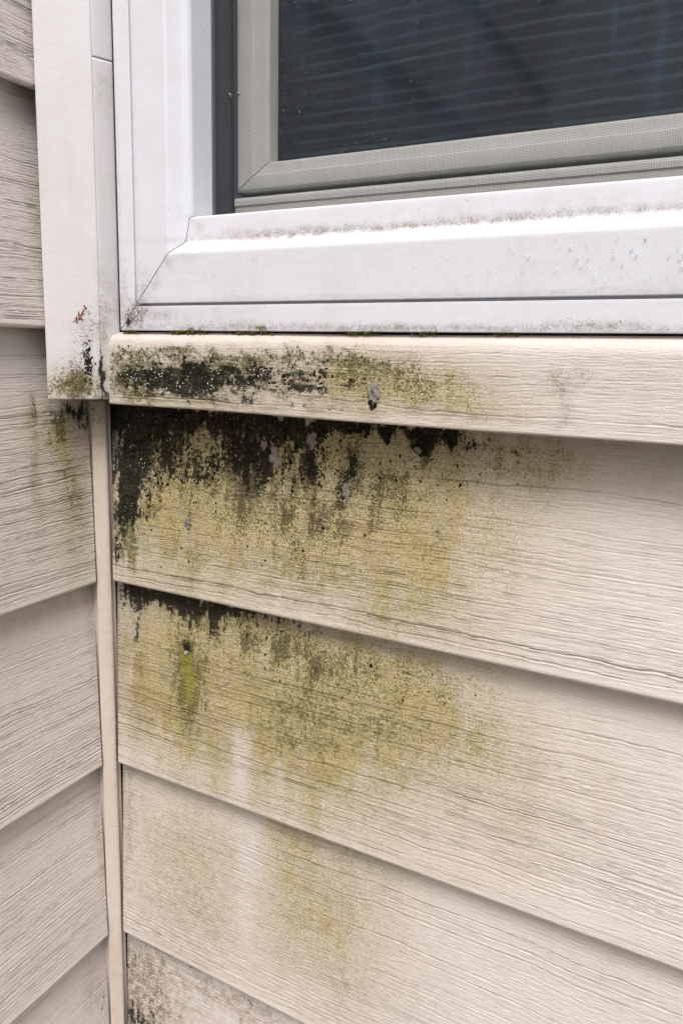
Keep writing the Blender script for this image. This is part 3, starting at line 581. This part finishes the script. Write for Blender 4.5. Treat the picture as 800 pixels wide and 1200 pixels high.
lumps('moss', items, M_MOSS, front)
# moss tufts wedged in the joint between sill course and window
items = []
for cx, w, n in ((.0835, .006, 110), (.0765, .003, 30), (.0935, .003, 40), (.122, .010, 150), (.182, .007, 60), (.21, .006, 25), (.046, .004, 50), (.247, .006, 25)):
    for _ in range(n):
        u = rnd.gauss(cx, w * .55); h_ = max(0, 1 - abs(u - cx) / (w * 1.3)); r = rnd.uniform(.0002, .0006)
        items.append(((u, -.0206 - rnd.random() * .0028, .1416 + rnd.random() * .0022 * h_), (r, r * .8, r * rnd.uniform(.7, 1.4)), 'F'))
lumps('moss', items, M_MOSS, front)
# separate dark or pale lumps of lichen
def lichen(c_, ru, rz, rn, mat, parent, label, seed, ax='F'):
    rg = np.random.default_rng(seed); its = []
    for q in range(16):
        a = rg.uniform(0, 6.28); d_ = rg.random() ** .6; s = rg.uniform(.28, .5)
        its.append(((c_[0] + ru * .75 * d_ * math.cos(a), c_[1] + rg.uniform(-.2, .1) * rn, c_[2] + rz * .75 * d_ * math.sin(a)), (ru * s, rn * s * 1.6, rz * s), ax))
    return lumps('lichen_patch', its, mat, parent, None, .35, label)
M_LPINK = plain('pinkish_lichen', (.26, .215, .185), .85, .2, 800, .35, .0004)
M_LPALE = plain('pale_lichen', (.36, .36, .35), .7, .3, 800, .3, .0004)
for x, z, ru, rz, m, lb in ((.1466, .0900, .0034, .0052, M_LPINK, 'pinkish grey lichen patch hanging under the strip'), (.0709, .0394, .0021, .0036, M_LICHEN, 'small grey lichen blob low on the board'),
                            (.2029, .0898, .0036, .0036, M_CRUST, 'round black ring of lichen'), (.2029, .0896, .0019, .0020, M_LICHEN, None), (.1671, .0673, .0022, .0050, M_LICHEN, 'dark grey drip of lichen'),
                            (.1251, .0800, .0034, .0060, M_LPINK, None), (.0272, -.0335, .0012, .0040, M_LPALE, 'thin whitish lichen streak'), (.0659, -.0374, .0010, .0017, M_LPALE, 'pale lichen dot above the bright green streak'),
                            (.0659, -.0345, .0022, .0034, M_CRUST, None), (.118, .085, .002, .003, M_LPINK, None)):
    k = 0 if z > 0 else 1
    lichen((x, -f_off(k, z, x) - .0001 - (.0006 if ru < .002 else 0), z), ru, rz, .0009, m, front, lb, int(x * 1e5))
lichen((.1907, -.0268, .1150), .0030, .0062, .0010, M_LICHEN, front, 'dark grey lichen drip on the narrow strip', 3)
lichen((.1907, -.0268, .1120), .0020, .0030, .0011, M_CRUST, front, None, 4)
# mould clump and rust flakes on the board's foot
items = []
for _ in range(150):
    z = rnd.gauss(.1262, .0042); x = rnd.gauss(.0283, .0009); r = rnd.uniform(.0002, .0006)
    items.append(((x, x - .0636 - .0001, z), (r, r * .8, r * 1.2), 'F'))
lumps('mold_crust', items, M_CRUST, trim)
items = []
for cx, cz, n in ((.0258, .1487, 26), (.0270, .1508, 18), (.0280, .1530, 14), (.0246, .1472, 10)):
    for _ in range(n):
        x = rnd.gauss(cx, .0005); z = rnd.gauss(cz, .0009); r = rnd.uniform(.0002, .0007)
        items.append(((x, x - .0636 - .0001, z), (r * .7, r * .5, r), 'F'))
lumps('rust_flake', items, M_RUST, trim)
# water drops
items = []
for key, k, n, zr in (('F0', 0, 2600, (.02, .1)), ('F1', 1, 900, (-.09, -.012))):
    for (u, z) in sample(key, 'K', n, zr, (.02, .24), 60 + k, thr=.3):
        if rnd.random() < .26:
            r = rnd.uniform(.0002, .0005); items.append(((u, -f_off(k, z, u) - .0004, z), (r, r * .9, r * 1.15), 'F'))
for (u, z) in sample('S', 'K', 2200, (.106, .136), (.035, .2), 66, thr=.3):
    if rnd.random() < .28:
        r = rnd.uniform(.0002, .00048); items.append(((u, -.0272, z), (r, r * .9, r * 1.15), 'F'))
lumps('water_drops', items, M_DROP, front, jitter=.05)
items = []
for _ in range(42):
    u = rnd.gauss(.285, .022); z = rnd.gauss(.169, .005)
    if .158 < z < .178: r = rnd.uniform(.00025, .0006); items.append(((u, -.0262, z), (r, r * .6, r * 1.2), 'F'))
for _ in range(60):
    u = rnd.uniform(.08, .32); z = rnd.uniform(.157, .179); r = rnd.uniform(.00015, .00035); items.append(((u, -.0262, z), (r, r * .6, r * 1.2), 'F'))
lumps('water_drops', items, M_DROP, win, jitter=.05)
items = []
for _ in range(280):
    u = gx0 + abs(rnd.gauss(0, .05)) + .001; z = gz0 + rnd.random() ** 1.3 * .09; r = rnd.uniform(.00014, .00034) * (1.3 if rnd.random() < .1 else 1)
    items.append(((u, .0263, z), (r, r * .5, r * 1.3), 'F'))
lumps('water_drops', items, M_DROP, win, jitter=.05)

# ------------------------------------------------------------------ ground
def ground():
    V = [(-200, -200, -.9), (200, -200, -.9), (200, 200, -.9), (-200, 200, -.9)]
    return raw_mesh('ground', V, [(0, 1, 2, 3)])
link('ground', ground(), M_GROUND, kind='structure', smooth=False)
